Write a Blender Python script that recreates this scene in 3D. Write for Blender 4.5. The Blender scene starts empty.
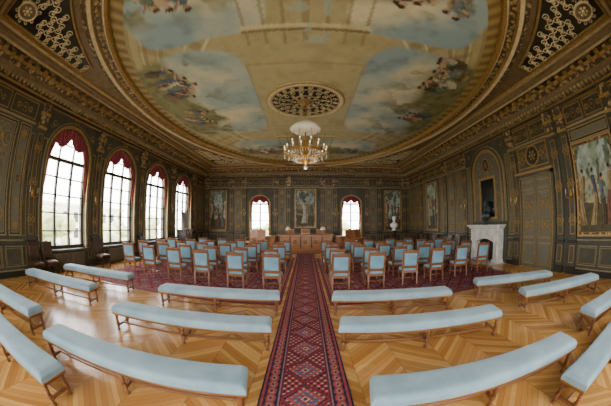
import bpy, math, random
from mathutils import Matrix, Vector, noise
random.seed(4)
sc=bpy.context.scene
PI=math.pi
def s2l(c):
    return tuple((x/12.92 if x<=0.04045 else ((x+0.055)/1.055)**2.4) for x in c)
def rgb(h):
    h=h.lstrip('#'); return s2l(tuple(int(h[i:i+2],16)/255 for i in (0,2,4)))
# ---------------------------------------------------------------- materials
def newmat(name):
    m=bpy.data.materials.new(name); m.use_nodes=True
    nt=m.node_tree; b=nt.nodes['Principled BSDF']; return m,nt,b
def mat(name,c1,c2=None,scale=6,rough=.5,metal=0,bump=0,bscale=None,stretch=None,emit=0,spec=None,sheen=0):
    m,nt,b=newmat(name)
    c1=rgb(c1) if isinstance(c1,str) else c1
    b.inputs['Roughness'].default_value=rough; b.inputs['Metallic'].default_value=metal
    b.inputs['Base Color'].default_value=(*c1,1)
    if spec is not None: b.inputs['Specular IOR Level'].default_value=spec
    if sheen: b.inputs['Sheen Weight'].default_value=sheen
    if c2 or bump:
        tc=nt.nodes.new('ShaderNodeTexCoord'); mp=nt.nodes.new('ShaderNodeMapping')
        if stretch: mp.inputs['Scale'].default_value=stretch
        nt.links.new(tc.outputs['Object'],mp.inputs['Vector'])
    if c2:
        c2=rgb(c2) if isinstance(c2,str) else c2
        n=nt.nodes.new('ShaderNodeTexNoise'); n.inputs['Scale'].default_value=scale; n.inputs['Detail'].default_value=5
        r=nt.nodes.new('ShaderNodeValToRGB'); r.color_ramp.elements[0].position=.35; r.color_ramp.elements[1].position=.65
        r.color_ramp.elements[0].color=(*c1,1); r.color_ramp.elements[1].color=(*c2,1)
        nt.links.new(mp.outputs[0],n.inputs['Vector']); nt.links.new(n.outputs['Fac'],r.inputs[0]); nt.links.new(r.outputs[0],b.inputs['Base Color'])
    if bump:
        n2=nt.nodes.new('ShaderNodeTexNoise'); n2.inputs['Scale'].default_value=bscale or scale*4
        nt.links.new(mp.outputs[0],n2.inputs['Vector'])
        bp=nt.nodes.new('ShaderNodeBump'); bp.inputs['Strength'].default_value=bump; bp.inputs['Distance'].default_value=.02
        nt.links.new(n2.outputs['Fac'],bp.inputs['Height']); nt.links.new(bp.outputs[0],b.inputs['Normal'])
    if emit:
        b.inputs['Emission Color'].default_value=(*c1,1); b.inputs['Emission Strength'].default_value=emit
    return m
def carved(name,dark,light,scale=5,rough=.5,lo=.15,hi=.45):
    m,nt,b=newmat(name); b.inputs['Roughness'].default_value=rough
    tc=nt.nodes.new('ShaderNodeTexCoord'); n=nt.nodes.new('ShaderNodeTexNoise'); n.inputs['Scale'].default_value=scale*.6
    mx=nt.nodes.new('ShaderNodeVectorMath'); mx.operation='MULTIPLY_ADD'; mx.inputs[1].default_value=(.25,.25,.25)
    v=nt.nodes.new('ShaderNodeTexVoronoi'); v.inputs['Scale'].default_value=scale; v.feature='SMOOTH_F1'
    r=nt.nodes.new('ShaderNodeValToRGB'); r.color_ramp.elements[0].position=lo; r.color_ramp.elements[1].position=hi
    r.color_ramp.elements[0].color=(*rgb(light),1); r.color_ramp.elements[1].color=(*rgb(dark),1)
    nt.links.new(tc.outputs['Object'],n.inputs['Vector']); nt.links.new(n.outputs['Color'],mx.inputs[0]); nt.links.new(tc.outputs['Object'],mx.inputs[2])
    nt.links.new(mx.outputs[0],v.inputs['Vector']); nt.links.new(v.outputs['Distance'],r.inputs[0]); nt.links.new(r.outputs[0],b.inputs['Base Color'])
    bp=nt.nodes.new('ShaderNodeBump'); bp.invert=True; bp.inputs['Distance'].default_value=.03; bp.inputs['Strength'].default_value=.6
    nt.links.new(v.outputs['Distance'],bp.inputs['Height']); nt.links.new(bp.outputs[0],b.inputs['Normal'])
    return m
def colattr(name,rough=.8,spec=.3):
    m,nt,b=newmat(name); a=nt.nodes.new('ShaderNodeAttribute'); a.attribute_name='Col'
    nt.links.new(a.outputs['Color'],b.inputs['Base Color']); b.inputs['Roughness'].default_value=rough; b.inputs['Specular IOR Level'].default_value=spec
    return m
M_wall=mat('olive_panelling','#413e31','#4b4838',scale=3,rough=.5,bump=.1,spec=.3)
M_wall2=mat('olive_panel_field','#5d5a4b','#676351',scale=2,rough=.55,spec=.3)
M_dark=mat('dark_olive','#28241b','#322d21',scale=4,rough=.5,spec=.3)
M_gold=mat('dull_gilding','#a88345','#846634',scale=20,rough=.42,metal=.3)
M_goldp=mat('pale_gilt_line','#958359','#786945',scale=20,rough=.5)
M_brown=mat('ceiling_brown','#77603f','#645031',scale=4,rough=.6)
M_tan=mat('ceiling_tan','#ab946a','#957f55',scale=5,rough=.6)
M_cream=mat('ceiling_cream','#cdbb92','#b8a47a',scale=5,rough=.6)
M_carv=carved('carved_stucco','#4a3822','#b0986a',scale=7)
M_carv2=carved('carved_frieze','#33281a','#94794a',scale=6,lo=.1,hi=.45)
M_wood=mat('walnut','#6c4022','#845430',scale=3,rough=.35,stretch=(1,8,8))
M_woodd=mat('dark_walnut','#2c190c','#3c2310',scale=3,rough=.35)
M_oak=mat('honey_oak','#b0733a','#9a602c',scale=3,rough=.35,stretch=(1,6,6))
M_velvet=mat('blue_grey_velvet','#8aa0a5','#768e95',scale=2.5,rough=.85,bump=.15,bscale=60,sheen=.2)
M_velvet2=mat('blue_chair_fabric','#7a9fab','#698d9a',scale=4,rough=.85,sheen=.15)
M_red=mat('crimson_drapery','#6c1420','#8e2430',scale=3,rough=.75,sheen=.3)
M_marble=mat('white_marble','#d9d4c8','#bdb8ae',scale=4,rough=.25)
M_black=mat('dark_opening','#15120f',rough=.6)
M_bronze=mat('dark_bronze','#3a3d3a',rough=.4,metal=.5)
M_white=mat('alabaster','#e2dac4',rough=.4)
M_plaster=mat('plaster_bust','#e4e0d6',rough=.5)
M_brass=mat('brass','#a8803a',rough=.35,metal=.9)
M_bulb=mat('bulb_glass','#ffdca0',rough=.4,emit=3)
M_winf=mat('window_frame','#46391f','#3b2e18',scale=5,rough=.5)
M_mirror=mat('old_mirror','#3a3c38',rough=.2,metal=.7)
M_leather=mat('tan_leather','#94603a','#7d4e2c',rough=.5)
M_iron=mat('radiator','#54452a',rough=.5)
M_stone=mat('street_facade','#dcd4c2','#cfc6b2',scale=.3,rough=.9)
M_leaf=mat('foliage','#c2c79a','#a8ae7c',scale=2,rough=.9)
M_paint=colattr('painted_canvas',.6)
M_rug=colattr('woven_carpet',.95,.1)
def crystal():
    m,nt,b=newmat('crystal'); b.inputs['Roughness'].default_value=.05; b.inputs['Base Color'].default_value=(.6,.58,.5,1); b.inputs['Specular IOR Level'].default_value=1
    return m
M_crys=crystal()
def glass():
    m=bpy.data.materials.new('window_glass'); m.use_nodes=True; nt=m.node_tree; nt.nodes.clear()
    o=nt.nodes.new('ShaderNodeOutputMaterial'); t=nt.nodes.new('ShaderNodeBsdfTransparent'); g=nt.nodes.new('ShaderNodeBsdfGlossy'); g.inputs['Roughness'].default_value=.02
    x=nt.nodes.new('ShaderNodeMixShader'); x.inputs[0].default_value=.05
    nt.links.new(t.outputs[0],x.inputs[1]); nt.links.new(g.outputs[0],x.inputs[2]); nt.links.new(x.outputs[0],o.inputs[0]); return m
M_glass=glass()
def parquet():
    m,nt,b=newmat('chevron_parquet'); N=nt.nodes; L=nt.links
    tc=N.new('ShaderNodeTexCoord'); sp=N.new('ShaderNodeSeparateXYZ'); L.new(tc.outputs['Object'],sp.inputs[0])
    def ma(op,a,b_=None,c=None):
        n=N.new('ShaderNodeMath'); n.operation=op
        for i,v in enumerate((a,b_,c)):
            if v is None: continue
            if isinstance(v,(int,float)): n.inputs[i].default_value=v
            else: L.new(v,n.inputs[i])
        return n.outputs[0]
    W=.62
    u=ma('DIVIDE',sp.outputs[0],W); pp=ma('PINGPONG',u,1.0); col=ma('FLOOR',u)
    v=ma('DIVIDE',ma('ADD',sp.outputs[1],ma('MULTIPLY',pp,W)),.11); pid=ma('FLOOR',v)
    cb=N.new('ShaderNodeCombineXYZ'); L.new(col,cb.inputs[0]); L.new(pid,cb.inputs[1])
    wn=N.new('ShaderNodeTexWhiteNoise'); L.new(cb.outputs[0],wn.inputs['Vector'])
    r=N.new('ShaderNodeValToRGB'); e=r.color_ramp.elements
    e[0].color=(*rgb('#ab7235'),1); e[1].color=(*rgb('#d2a05a'),1); x=e.new(.5); x.color=(*rgb('#c08a48'),1)
    L.new(wn.outputs['Value'],r.inputs[0])
    par=ma('MULTIPLY_ADD',ma('MODULO',ma('ABSOLUTE',col),2.0),.12,.9)
    fv=ma('FRACT',v); fu=ma('FRACT',u)
    g1=ma('LESS_THAN',fv,.06); g2=ma('LESS_THAN',fu,.012); g=ma('MAXIMUM',g1,g2)
    k=ma('MULTIPLY',par,ma('SUBTRACT',1.0,ma('MULTIPLY',g,.45)))
    ns=N.new('ShaderNodeTexNoise'); ns.inputs['Scale'].default_value=1.2; L.new(tc.outputs['Object'],ns.inputs['Vector'])
    k2=ma('MULTIPLY',k,ma('MULTIPLY_ADD',ns.outputs['Fac'],.4,.8))
    mx=N.new('ShaderNodeVectorMath'); mx.operation='SCALE'; L.new(r.outputs[0],mx.inputs[0]); L.new(k2,mx.inputs['Scale'])
    L.new(mx.outputs[0],b.inputs['Base Color'])
    rr=ma('MULTIPLY_ADD',ns.outputs['Fac'],.16,.16); L.new(rr,b.inputs['Roughness'])
    bp=N.new('ShaderNodeBump'); bp.inputs['Strength'].default_value=.15; bp.inputs['Distance'].default_value=.01; bp.invert=True
    L.new(g,bp.inputs['Height']); L.new(bp.outputs[0],b.inputs['Normal'])
    return m
M_floor=parquet()
# ---------------------------------------------------------------- builder
class B:
    def __init__(s): s.v=[];s.f=[];s.mi=[];s.mats=[];s.M=Matrix.Identity(4);s.sm=[]
    def _m(s,m):
        if m not in s.mats: s.mats.append(m)
        return s.mats.index(m)
    def add(s,vs,fs,m,smooth=False):
        o=len(s.v); M=s.M
        for p in vs: s.v.append(M@Vector(p))
        k=s._m(m)
        for f in fs: s.f.append([o+i for i in f]); s.mi.append(k); s.sm.append(smooth)
    def box(s,a,b,m):
        x0,y0,z0=a;x1,y1,z1=b
        vs=[(x0,y0,z0),(x1,y0,z0),(x1,y1,z0),(x0,y1,z0),(x0,y0,z1),(x1,y0,z1),(x1,y1,z1),(x0,y1,z1)]
        s.add(vs,[(0,3,2,1),(4,5,6,7),(0,1,5,4),(1,2,6,5),(2,3,7,6),(3,0,4,7)],m)
    def bbox(s,a,b,m,r=.01):
        x0,y0,z0=a;x1,y1,z1=b
        rings=[]
        for z,i in ((z0,r),(z0+r,0),(z1-r,0),(z1,r)):
            q=r
            pts=[(x0+q+i,y0+i),(x1-q-i,y0+i),(x1-i,y0+q+i),(x1-i,y1-q-i),(x1-q-i,y1-i),(x0+q+i,y1-i),(x0+i,y1-q-i),(x0+i,y0+q+i)]
            rings.append([(p[0],p[1],z) for p in pts])
        s.loft(rings,m,closed=True,cap=True)
    def loft(s,rings,m,closed=True,cap=False,smooth=False,loop=False):
        n=len(rings[0]); vs=[p for r in rings for p in r]; fs=[]
        R=len(rings)
        for i in range(R if loop else R-1):
            j=(i+1)%R
            for k in range(n if closed else n-1):
                l=(k+1)%n; fs.append((i*n+k,i*n+l,j*n+l,j*n+k))
        if cap: fs.append(tuple(reversed(range(n)))); fs.append(tuple((R-1)*n+k for k in range(n)))
        s.add(vs,fs,m,smooth)
    def lathe(s,prof,o,m,n=12,sx=1,sy=1,smooth=True):
        rings=[]
        for r,z in prof:
            rings.append([(o[0]+sx*r*math.cos(2*PI*k/n),o[1]+sy*r*math.sin(2*PI*k/n),o[2]+z) for k in range(n)])
        s.loft(rings,m,cap=True,smooth=smooth)
    def ell(s,c,r,m,n=12,k=8):
        prof=[(max(.001,math.sin(PI*i/k)),-math.cos(PI*i/k)) for i in range(k+1)]
        rings=[[(c[0]+r[0]*a*math.cos(2*PI*j/n),c[1]+r[1]*a*math.sin(2*PI*j/n),c[2]+r[2]*z) for j in range(n)] for a,z in prof]
        s.loft(rings,m,cap=True,smooth=True)
    def tube(s,pts,r,m,n=6,loop=False):
        pts=[Vector(p) for p in pts]; L=len(pts); rings=[]
        for i,p in enumerate(pts):
            a=pts[(i-1)%L] if (i>0 or loop) else p; b=pts[(i+1)%L] if (i<L-1 or loop) else p
            t=(b-a); t=t.normalized() if t.length>1e-9 else Vector((0,0,1))
            ref=Vector((0,0,1)) if abs(t.z)<.8 else Vector((1,0,0))
            x=t.cross(ref).normalized(); y=t.cross(x)
            rr=r[i] if isinstance(r,(list,tuple)) else r
            rings.append([p+x*rr*math.cos(2*PI*k/n)+y*rr*math.sin(2*PI*k/n) for k in range(n)])
        s.loft(rings,m,cap=not loop,smooth=True,loop=loop)
    def prism(s,poly,w0,w1,m):
        n=len(poly); vs=[(p[0],p[1],w0) for p in poly]+[(p[0],p[1],w1) for p in poly]
        fs=[tuple(reversed(range(n))),tuple(range(n,2*n))]+[(i,(i+1)%n,n+(i+1)%n,n+i) for i in range(n)]
        s.add(vs,fs,m)
    def mesh(s,name,c=None):
        me=bpy.data.meshes.new(name); c=c or Vector((0,0,0))
        me.from_pydata([tuple(p-c) for p in s.v],[],s.f)
        for m in s.mats: me.materials.append(m)
        me.polygons.foreach_set('material_index',s.mi)
        me.polygons.foreach_set('use_smooth',s.sm)
        me.update(); return me
    def obj(s,name,parent=None,center=True):
        if center:
            xs=[p.x for p in s.v];ys=[p.y for p in s.v];zs=[p.z for p in s.v]
            c=Vector(((min(xs)+max(xs))/2,(min(ys)+max(ys))/2,min(zs)))
        else: c=Vector((0,0,0))
        ob=bpy.data.objects.new(name,s.mesh(name,c)); sc.collection.objects.link(ob); ob.location=c
        if parent: par(ob,parent)
        return ob
def par(o,p):
    o.parent=p; o.location=o.location-p.location
def frameM(O,U,N):
    V=Vector((0,0,1)); U=Vector(U);N=Vector(N)
    return Matrix(((U.x,V.x,N.x,O[0]),(U.y,V.y,N.y,O[1]),(U.z,V.z,N.z,O[2]),(0,0,0,1)))
W=8.3; D=19.5; R0=-1.5; HC=6.25; TH=.45; BK=.024
ML=frameM((-W,0,0),(0,1,0),(1,0,0))
MR=frameM((W,0,0),(0,-1,0),(-1,0,0))
MF=frameM((0,D,0),(1,0,0),(0,-1,0))
MB=frameM((0,R0,0),(-1,0,0),(0,1,0))
MR2=frameM((W-BK,0,0),(0,-1,0),(-1,0,0))
MF2=frameM((0,D-BK,0),(1,0,0),(0,-1,0))
# ---------------------------------------------------------------- wall ornament helpers
def frame(b,u0,u1,v0,v1,t,d,m,w=0):
    b.box((u0,v0,w),(u1,v0+t,w+d),m); b.box((u0,v1-t,w),(u1,v1,w+d),m)
    b.box((u0,v0+t,w),(u0+t,v1-t,w+d),m); b.box((u1-t,v0+t,w),(u1,v1-t,w+d),m)
def arch_pts(cu,h,vs,v0,n=14,ry=None):
    ry=ry or h
    return [(cu-h,v0)]+[(cu-h*math.cos(PI*i/n),vs+ry*math.sin(PI*i/n)) for i in range(n+1)]+[(cu+h,v0)]
def arch_band(b,cu,h,vs,v0,t,w0,w1,m,ry=None):
    A=arch_pts(cu,h,vs,v0,ry=ry); C=arch_pts(cu,h+t,vs,v0,ry=(ry or h)+t)
    for i in range(len(A)-1): b.prism([A[i],A[i+1],C[i+1],C[i]],w0,w1,m)
def spiral(b,cu,cv,r,turn,sx,sy,rad,m,w=.02,n=13):
    pts=[]
    for i in range(n):
        t=i/(n-1); a=turn*2*PI*t; q=r*(1-t*.85)
        pts.append((cu+sx*(q*math.cos(a)-r),cv+sy*q*math.sin(a),w))
    b.tube(pts,[rad*(1-.5*i/n) for i in range(n)],m,n=4)
def arab(b,cu,cv,s,m,w=.02,rad=.018,vert=1):
    for sx in (-1,1):
        for sy in (-1,1):
            spiral(b,cu,cv,-s*.32,1.1,sx,sy,rad,m,w)
            spiral(b,cu,cv+sy*s*.35,-s*.2,1.2,sx,-sy,rad*.8,m,w)
    for k in range(8):
        a=2*PI*k/8; b.prism([(cu,cv),(cu+.07*s*math.cos(a-.3),cv+.07*s*math.sin(a-.3)),(cu+.16*s*math.cos(a),cv+.16*s*math.sin(a)),(cu+.07*s*math.cos(a+.3),cv+.07*s*math.sin(a+.3))],w-.01,w+.02,m)
def medallion(b,cu,cv,r,m,m2,w=.02,ry=None):
    ry=ry or r; n=20
    P=[(cu+r*math.cos(2*PI*i/n),cv+ry*math.sin(2*PI*i/n),w+.02) for i in range(n)]
    b.tube(P,r*.1,m,n=5,loop=True)
    b.prism([(p[0],p[1]) for p in P],w-.01,w+.012,m2)
    for k in range(6):
        a=2*PI*k/6; b.ell((cu+r*.4*math.cos(a),cv+ry*.4*math.sin(a),w+.02),(r*.16,ry*.16,.02),m,6,4)
    b.ell((cu,cv,w+.02),(r*.2,ry*.2,.03),m,8,5)
def dado(b,u0,u1):
    b.box((u0,0,0),(u1,.18,.05),M_dark); b.box((u0,.18,0),(u1,.21,.035),M_goldp)
    b.box((u0,.98,0),(u1,1.06,.07),M_wall); b.box((u0,1.06,0),(u1,1.085,.05),M_goldp)
    n=max(1,round((u1-u0)/.9)); w=(u1-u0)/n
    for i in range(n):
        a=u0+i*w+.07; c=u0+(i+1)*w-.07
        frame(b,a,c,.3,.9,.02,.025,M_goldp); frame(b,a+.06,c-.06,.36,.84,.01,.02,M_gold)
def panel(b,u0,u1,v0=1.2,v1=4.5,orn=True):
    g=.06
    b.box((u0+g,v0,0),(u1-g,v1,.012),M_wall2)
    frame(b,u0+g,u1-g,v0,v1,.035,.04,M_goldp)
    frame(b,u0+g+.05,u1-g-.05,v0+.05,v1-.05,.035,.03,M_dark)
    frame(b,u0+g+.09,u1-g-.09,v0+.09,v1-.09,.018,.03,M_gold)
    cu=(u0+u1)/2; wd=u1-u0-.4
    if orn and wd>.2:
        s=min(1.0,wd*.9)
        arab(b,cu,v1-.2-s*.5,s,M_gold); arab(b,cu,v0+.2+s*.5,s,M_gold)
        if wd>.5: frame(b,cu-wd*.32,cu+wd*.32,v0+.35+s,v1-.35-s,.018,.025,M_gold)
        medallion(b,cu,(v0+v1)/2,min(.2,wd*.3),M_gold,M_dark,ry=min(.3,wd*.45))
        for sv in (-1,1): arab(b,cu,(v0+v1)/2+sv*.62,min(.5,wd*.6),M_gold,rad=.012)
def frieze(b,u0,u1,v0=4.62,v1=5.3):
    b.box((u0,v0-.07,0),(u1,v0,.07),M_goldp)
    n=max(1,round((u1-u0)/1.15)); w=(u1-u0)/n
    for i in range(n):
        a=u0+i*w+.06;c=u0+(i+1)*w-.06
        frame(b,a,c,v0+.08,v1-.05,.03,.035,M_gold)
        cu=(a+c)/2; cv=(v0+v1)/2
        medallion(b,cu,cv,.13,M_gold,M_dark)
        for sx in (-1,1):
            if w>.8: spiral(b,cu+sx*.2,cv,-.1,1.2,sx,1,.016,M_gold); spiral(b,cu+sx*.2,cv,-.1,1.2,sx,-1,.016,M_gold)
def pilaster(b,cu,hw=.2,top=5.3):
    b.box((cu-hw,0,0),(cu+hw,top,.07),M_wall)
    b.box((cu-hw-.04,0,0),(cu+hw+.04,.25,.11),M_dark); b.box((cu-hw-.04,.98,0),(cu+hw+.04,1.08,.12),M_dark)
    frame(b,cu-hw+.05,cu+hw-.05,.35,.9,.02,.02,M_gold,w=.07)
    frame(b,cu-hw+.05,cu+hw-.05,1.25,4.35,.02,.02,M_gold,w=.07)
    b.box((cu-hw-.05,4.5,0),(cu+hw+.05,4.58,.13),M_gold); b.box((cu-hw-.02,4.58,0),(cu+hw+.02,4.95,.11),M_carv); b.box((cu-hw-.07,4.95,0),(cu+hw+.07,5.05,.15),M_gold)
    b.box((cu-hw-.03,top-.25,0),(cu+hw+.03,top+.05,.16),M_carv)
    for v in (1.7,2.8,3.9): arab(b,cu,v,min(.5,hw*2),M_gold,w=.08,rad=.012)
# ---------------------------------------------------------------- shell
def wall(name,M,u0,u1,wins,extra):
    b=B(); b.M=M
    us=u0
    for (cu,h,v0,vs,ry) in sorted(wins):
        b.box((us,0,-TH),(cu-h,HC,0),M_wall)
        b.box((cu-h,0,-TH),(cu+h,v0,0),M_wall)
        A=arch_pts(cu,h,vs,vs,ry=ry)[1:-1]
        for i in range(len(A)-1):
            b.prism([A[i],A[i+1],(A[i+1][0],HC),(A[i][0],HC)],-TH,0,M_wall)
        us=cu+h
    b.box((us,0,-TH),(u1,HC,0),M_wall)
    o=b.obj(name)
    b=B(); b.M=M; extra(b); b.obj('trim_panelling_'+name[5:])
    return o
LW=[5.5,8.9,12.3,15.7]; LH=1.15; LV0=.72; LVS=3.8
def left_extra(b):
    for c in LW:
        arch_band(b,c,LH,LVS,LV0,.1,0,.06,M_gold); arch_band(b,c,LH+.1,LVS,LV0,.06,0,.09,M_wall); arch_band(b,c,LH+.16,LVS,LV0,.03,0,.07,M_goldp)
        b.box((c-LH-.15,LV0-.08,0),(c+LH+.15,LV0,.14),M_wall)
        frame(b,c-LH+.05,c-.05,.22,.58,.02,.02,M_gold); frame(b,c+.05,c+LH-.05,.22,.58,.02,.02,M_gold)
        for sx in (-1,1):
            spiral(b,c+sx*.95,4.92,-.14,1.2,sx,1,.018,M_gold); spiral(b,c+sx*1.1,4.75,-.1,1.2,sx,-1,.015,M_gold)
        medallion(b,c,5.14,.13,M_gold,M_dark,w=.06)
    for c in [.4,3.8,7.2,10.6,14.0,17.35]:
        pilaster(b,c,.16)
        for sx in (-1,1):
            a=c+sx*.32; frame(b,a-.1,a+.1,1.2,4.3,.02,.025,M_gold); frame(b,a-.1,a+.1,.3,.9,.02,.02,M_gold)
    panel(b,17.7,19.3); frieze(b,17.7,19.4); dado(b,17.6,19.5)
    panel(b,-1.4,.1); frieze(b,-1.5,.1); dado(b,-1.5,.1)
    panel(b,.75,1.45); panel(b,1.45,2.75); panel(b,2.75,3.4); frieze(b,.7,3.45); dado(b,.7,3.45)
wins=[(c,LH,LV0,LVS,LH) for c in LW]
wall_left=wall('wall_left',ML,R0-TH,D+TH,wins,left_extra)
FW=[-3.55,3.55]; FH=.75; FVS=3.3; FV0=.7
def far_extra(b):
    for a,c,v0,v1 in ((-.85,.85,1.3,4.5),(-7.8,-6.2,1.1,4.45),(6.2,7.8,1.1,4.45)): b.box((a,v0,0),(c,v1,BK),M_wall)
    for c in FW:
        arch_band(b,c,FH,FVS,FV0,.1,0,.06,M_gold,ry=.62); arch_band(b,c,FH+.1,FVS,FV0,.06,0,.08,M_wall,ry=.72)
        b.box((c-.95,.62,0),(c+.95,.7,.12),M_wall); frame(b,c-.7,c+.7,.22,.58,.02,.02,M_gold)
        medallion(b,c,4.25,.14,M_gold,M_dark)
    for c in (-8.0,-5.85,-4.8,-2.3,-1.3,1.3,2.3,4.8,5.85,8.0): pilaster(b,c,.15)
    for a,c in ((-5.7,-4.95),(-2.15,-1.45),(1.45,2.15),(4.95,5.7)): panel(b,a,c); dado(b,a,c)
    for a,c in ((-7.8,-6.05),(6.05,7.8),(-1.1,1.1)): dado(b,a,c)
    for a,c in ((-7.8,-6.05),(-5.7,-4.95),(-4.6,-2.5),(-2.15,-1.45),(-1.1,1.1),(1.45,2.15),(2.5,4.6),(4.95,5.7),(6.05,7.8)): frieze(b,a,c)
wall_far=wall('wall_far',MF,-W,W,[(c,FH,FV0,FVS,.62) for c in FW],far_extra)
BW_FILL=[-5.2,-1.75,1.75,5.2]  # unseen windows added behind the camera as fill light for the room
def back_extra(b):
    for c in (-7.4,-3.5,0,3.5,7.4): pilaster(b,c,.2)
    frieze(b,-8,8)
wall_back=wall('wall_back',MB,-W,W,[(c,LH,LV0,LVS,LH) for c in BW_FILL],back_extra)
def right_extra(b):
    def P(y0,y1,**k): panel(b,-y1,-y0,**k)
    for y0,y1,v0,v1 in ((2.0,3.9,1.15,4.05),(4.95,6.95,0.0,4.5),(7.8,10.4,0,1.7),(14.05,15.75,1.1,4.4)): b.box((-y1,v0,0),(-y0,v1,BK),M_wall)
    for y in (.2,1.75,4.15,4.75,7.15,11.05,13.2,16.6,19.2): pilaster(b,-y,.17)
    for y0,y1 in ((.4,1.55),(11.25,12.1),(12.15,13.0),(16.8,17.9),(17.95,19.0)): P(y0,y1); dado(b,-y1,-y0)
    for y0,y1 in ((1.95,3.95),(13.4,16.4),(7.35,7.75),(10.45,10.85)): dado(b,-y1,-y0)
    P(7.3,7.75,v1=4.5); P(10.45,10.9,v1=4.5); P(13.4,14.0); P(15.8,16.4)
    P(1.93,3.97,v0=4.05,v1=4.5,orn=False)
    for y0,y1 in ((.4,1.55),(1.95,3.95),(4.95,6.95),(11.25,13.0),(13.4,16.4),(16.8,19.0)): frieze(b,-y1,-y0)
    arch_band(b,-9.1,1.0,3.9,1.75,.14,0,.1,M_gold,ry=1.0); arch_band(b,-9.1,1.14,3.9,1.75,.1,0,.14,M_wall,ry=1.14); arch_band(b,-9.1,1.24,3.9,1.75,.04,0,.12,M_goldp,ry=1.24)
    b.prism(arch_pts(-9.1,1.0,3.9,1.75),.0,.02,M_wall2)
    for s in (-1,1):
        spiral(b,-9.1+s*.3,4.4,-.22,1.2,s,1,.025,M_gold,w=.04); spiral(b,-9.1+s*.3,4.0,-.18,1.2,s,-1,.022,M_gold,w=.04)
        spiral(b,-9.1+s*.65,3.5,-.12,1.2,s,1,.02,M_gold,w=.04); spiral(b,-9.1+s*.65,2.9,-.12,1.2,s,-1,.02,M_gold,w=.04)
        spiral(b,-9.1+s*1.25,5.0,-.12,1.2,s,1,.02,M_gold,w=.04)
    medallion(b,-9.1,4.3,.24,M_gold,M_dark,w=.04,ry=.3)
wall_right=wall('wall_right',MR,-D-TH,-R0+TH,[],right_extra)
b=B(); b.box((-W-TH,R0-TH,-.2),(W+TH,D+TH,0),M_floor); b.obj('floor')
b=B(); b.box((-W-TH,R0-TH,HC),(W+TH,D+TH,HC+.2),M_brown); b.obj('ceiling')
# cornice
b=B()
prof=[(0,5.3),(.1,5.33),(.12,5.42),(.2,5.46),(.22,5.6),(.42,5.64),(.44,5.76),(.56,5.86),(.6,5.95),(.9,5.98),(.92,6.05),(1.0,6.12),(1.05,6.12),(1.1,6.248)]
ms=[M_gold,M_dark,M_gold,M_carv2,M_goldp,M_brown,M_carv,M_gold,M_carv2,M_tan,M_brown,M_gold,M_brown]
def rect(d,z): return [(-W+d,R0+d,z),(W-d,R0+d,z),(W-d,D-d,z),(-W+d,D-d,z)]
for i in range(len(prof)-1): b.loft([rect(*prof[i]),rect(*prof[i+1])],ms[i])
def dentil(z0,z1,d0,d1,step,wd,m):
    for side in (-1,1):
        y=R0+.5
        while y<D-.4:
            x0=side*(W-d0);x1=side*(W-d1); b.box((min(x0,x1),y,z0),(max(x0,x1),y+wd,z1),m); y+=step
        x=-W+.5
        while x<W-.4:
            yy=(D-d1,D-d0) if side>0 else (R0+d0,R0+d1); b.box((x,yy[0],z0),(x+wd,yy[1],z1),m); x+=step
dentil(5.52,5.6,.2,.36,.2,.11,M_tan)
dentil(5.86,5.95,.55,.84,.42,.16,M_gold)
b.obj('trim_cornice')
# ceiling mouldings + oval
CY=9.0; EA=6.0; EB=9.3
b=B()
def ering(d,z,n=144): return [((EA+d)*math.cos(2*PI*k/n),CY+(EB+d)*math.sin(2*PI*k/n),z) for k in range(n)]
op=[(-.02,6.235),(0,6.12),(.08,6.08),(.14,6.12),(.2,6.18),(.42,6.19),(.46,6.1),(.56,6.06),(.62,6.12),(.66,6.2),(.86,6.235)]
om=[M_gold,M_gold,M_cream,M_brown,M_carv,M_gold,M_cream,M_gold,M_brown,M_carv]
for i in range(len(op)-1): b.loft([ering(*op[i]),ering(*op[i+1])],om[i],smooth=False)
n=220
for k in range(n):
    a=2*PI*k/n; b.ell(((EA+.31)*math.cos(a),CY+(EB+.31)*math.sin(a),6.17),(.06,.06,.035),M_gold,6,4)
b.obj('trim_oval_frame')
b=B()
def rring(x,y0,y1,d,z): return [(-x-d,y0-d,z),(x+d,y0-d,z),(x+d,y1+d,z),(-x-d,y1+d,z)]
for i,(d0,z0,d1,z1,m) in enumerate([(-.2,6.248,-.18,6.16,M_gold),(-.18,6.16,-.1,6.13,M_tan),(-.1,6.13,-.04,6.17,M_gold),(-.04,6.17,0,6.248,M_brown)]):
    b.loft([rring(W-1.1,R0+1.1,D-1.1,d0,z0),rring(W-1.1,R0+1.1,D-1.1,d1,z1)],m)
b.obj('trim_rect_frame')
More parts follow.
